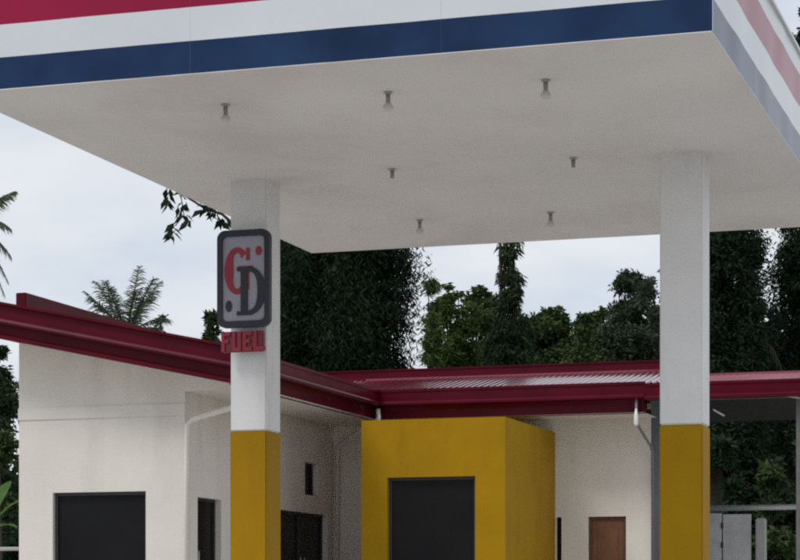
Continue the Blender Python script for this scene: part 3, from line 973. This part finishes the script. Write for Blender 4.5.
# undergrowth seen through the car port
def bush(name, label, px, ptop, pbot, t, w, mt, n=80, per=40, size=.2, seed=1, droop=.2, aspect=.4, cat='bush'):
    a, b = pix(px, ptop, t), pix(px, pbot, t)
    zb = min(b.z, .5)
    o = root(name, label, cat, (a.x, a.y, .6))
    C, P = crown_points(a.x, a.y, [(zb, w * t / F_PX * .8), ((zb + a.z) / 2, w * t / F_PX), (a.z, w * t / F_PX * .3)], n, int(per * 1.7), .3, .25, .3, seed)
    leaves_mesh('foliage', P, size * .7, droop, mt, o, aspect)
    st = MB()
    rg = random.Random(seed)
    for i in range(6):
        c = Vector(C[rg.randrange(len(C))])
        st.tube([(a.x, a.y, .4), ((a.x + c.x) / 2, (a.y + c.y) / 2, (c.z + .9) / 2), c], [.04, .03, .01], 5)
    st.build('stem', M['bark'], o)
    return o
bush('leafy_shrub', 'bright green leafy shrub seen under the open roof beside the gate', 774, 468, 590, 41.5, 40, L['mid'], 130, 16, .22, 21, .4)
bush('dark_shrub', 'dark shrub behind the metal gate under the open roof', 726, 440, 590, 42.5, 30, L['dark'], 90, 36, .24, 22)
bush('tall_dark_shrub', 'tall dark shrub filling the view under the open roof', 785, 415, 590, 43.5, 50, L['dark'], 140, 40, .26, 23)
bush('wide_dark_shrub', 'wide dark shrub closing the view below the pale pipe rail', 745, 452, 590, 44.5, 46, L['vdark'], 170, 50, .24, 41)
bush('arching_shrub', 'dark arching shrub at the end of the pale pipe rail', 808, 440, 590, 42.5, 34, L['dark'], 120, 44, .24, 42)
# left edge
tree('edge_tree', 'dark tree standing beyond the cream front block', -14, 325, 560, 43,
     [(0, 34), (.5, 36), (.8, 30), (1, 14)], L['dark'], 170, 50, .45, .26, .35, .16, .4, .2, seed=24, gz=.6)
bush('thick_dark_bush', 'thick dark bush behind the pipe fence left of the cream block', -8, 430, 600, 46, 34, L['dark'], 150, 46, .24, 43)
bush('low_green_bush', 'mid green bush below the dark tree left of the cream block', 2, 440, 590, 40, 22, L['mid'], 70, 36, .24, 25)

def frond(m, p0, d_out, up, length, sag, leaf_len, nleaf=34, width=.035, hang=.5):
    """a feather palm frond: arched midrib with leaflets on both sides"""
    d_out = Vector(d_out).normalized()
    pts = []
    for i in range(13):
        s = i / 12
        pts.append(Vector(p0) + d_out * length * (s - .12 * s * s) + Vector((0, 0, up * length * s - sag * length * s * s)))
    m.tube(pts, [.022 * (1.1 - i / 12) + .004 for i in range(13)], 5)
    side = d_out.cross(Vector((0, 0, 1))).normalized()
    for j in range(nleaf):
        s = .12 + .88 * j / (nleaf - 1)
        k = min(11, int(s * 12))
        p = pts[k].lerp(pts[k + 1], s * 12 - k)
        dr = (pts[k + 1] - pts[k]).normalized()
        ll = leaf_len * (.45 + .55 * math.sin(math.pi * min(1, s * .9 + .12))) * R.uniform(.55, 1.15)
        for sg in (-1, 1):
            dv = (side * sg * .8 + dr * .75 + Vector((0, 0, -hang + R.uniform(-.4, .35)))).normalized()
            wv = dr * width
            q1 = p + dv * ll * .5 + Vector((0, 0, .02))
            q2 = p + dv * ll + Vector((0, 0, -.12 * ll))
            m.add([p - wv * .5, p + wv * .5, q1 + wv * .5, q1 - wv * .5, q2], [(0, 1, 2, 3), (3, 2, 4)])
def palm(name, label, px, py, t, fronds, mt, trunk_r=.13, group=None, gz=.8, width=.035, nleaf=34, hang=.5):
    c = pix(px, py, t)
    o = root(name, label, 'palm', (c.x, c.y, gz - .1), group)
    H = c.z - gz
    MB().tube([(c.x + .12 * math.sin(i), c.y, gz - .1 + H * i / 7) if 0 < i < 7 else (c.x, c.y, gz - .1 + (H + .1) * i / 7) for i in range(8)],
              [trunk_r * (1.2 - .5 * i / 7) for i in range(8)], 9).build('trunk', M['palmbark'], o, smooth=True)
    for az, up, ln, sag, ll in fronds:
        m = MB()
        a = math.radians(az) + TH
        frond(m, c, (math.cos(a), math.sin(a), 0), up, ln, sag, ll, nleaf, width, hang)
        m.build('frond', mt, o)
    return o
palm('coconut_palm', 'feathery coconut palm rising behind the maroon roof of the front block', 126, 338, 52,
     [(165, 1.1, 1.25, .55, .40), (115, 1.5, 1.35, .5, .40), (190, .8, 1.2, .6, .42), (60, 1.5, 1.3, .55, .40), (20, 1.0, 1.2, .6, .40), (345, .7, 1.3, .7, .40),
      (250, 1.5, 1.2, .5, .40), (290, 1.3, 1.2, .5, .40), (140, 1.6, 1.2, .4, .38), (0, .4, 1.35, .6, .36), (80, 1.9, 1.25, .4, .38), (225, 1.2, 1.2, .5, .4),
      (178, 1.4, 1.1, .4, .36), (40, 1.7, 1.1, .4, .36), (320, 1.6, 1.1, .4, .36)], L['palm'], hang=.35, width=.028, nleaf=46)
palm('edge_palm', 'coconut palm whose frond tips show beyond the cream front block', -38, 232, 44,
     [(5, 1.15, 1.2, .45, .36), (350, .75, 1.15, .7, .42), (15, .35, 1.1, .75, .42), (330, .2, 1.15, .9, .42), (40, 1.3, 1.2, .6, .42), (200, .8, 1.3, .9, .42), (160, .5, 1.3, .9, .42),
      (5, -.15, 1.05, .8, .4), (355, -.5, 1.0, .8, .36), (270, .8, 1.2, .9, .4), (90, .8, 1.2, .9, .4)], L['palm'], width=.03, nleaf=46)
bush('roofline_shrub_tree', 'bright green treetop beside the column sign above the maroon roof', 212, 312, 420, 55, 13, L['mid'], 50, 30, .24, 27, cat='tree')
bush('roofline_small_tree', 'small grey-green treetop right of the feathery coconut palm', 160, 312, 420, 56, 14, L['grey'], 26, 16, .24, 28, cat='tree')
# palm with dry hanging fronds on the right
palm('dry_palm', 'palm with pale dry hanging fronds above the open roof', 760, 345, 47,
     [(180, .5, .8, 1.5, .42), (205, .9, 1.0, 1.6, .42), (335, .5, .6, 1.7, .42), (150, .9, .9, 1.5, .42)], L['dry'], .07, nleaf=12, width=.03, hang=1.1)

# banana plant at the left edge
ban = root('banana_plant', 'banana plant with broad pale green leaves beside the cream front block', 'banana plant', (*pix(-22, 590, 37).xy, .7))
bc = pix(-22, 540, 37)
MB().tube([(bc.x, bc.y, .6), (bc.x, bc.y, 1.8), (bc.x + .03, bc.y, bc.z + .1)], [.12, .10, .06], 10).build('stem', L['banana'], ban, smooth=True)
def banana_leaf(ang, up, ln, w):
    d = Vector((math.cos(ang), math.sin(ang), 0))
    s = d.cross(Vector((0, 0, 1)))
    m = MB()
    v, f = [], []
    n_ = 14
    for i in range(n_ + 1):
        q = i / n_
        c = bc + d * ln * (q - .15 * q * q) + Vector((0, 0, up * ln * q - .55 * ln * q * q))
        ww = w * math.sin(math.pi * min(1, .06 + q * .94)) ** .6 if i < n_ else .01
        for sg in (-1, 0, 1):
            v.append(c + s * ww * sg + Vector((0, 0, .22 * ww * abs(sg) + R.uniform(-.01, .01))))
    for i in range(n_):
        for j in range(2):
            f.append((i * 3 + j, i * 3 + j + 1, i * 3 + j + 4, i * 3 + j + 3))
    m.add(v, f).build('leaf', L['banana'], ban, smooth=True)
for az, up, ln, w in ((8, 1.3, .95, .16), (-25, .75, .95, .17), (60, 1.6, 1.0, .16), (130, 1.3, 1.0, .16), (200, 1.2, 1.0, .16), (290, 1.1, .9, .16)):
    banana_leaf(math.radians(az) + TH, up, ln, w)
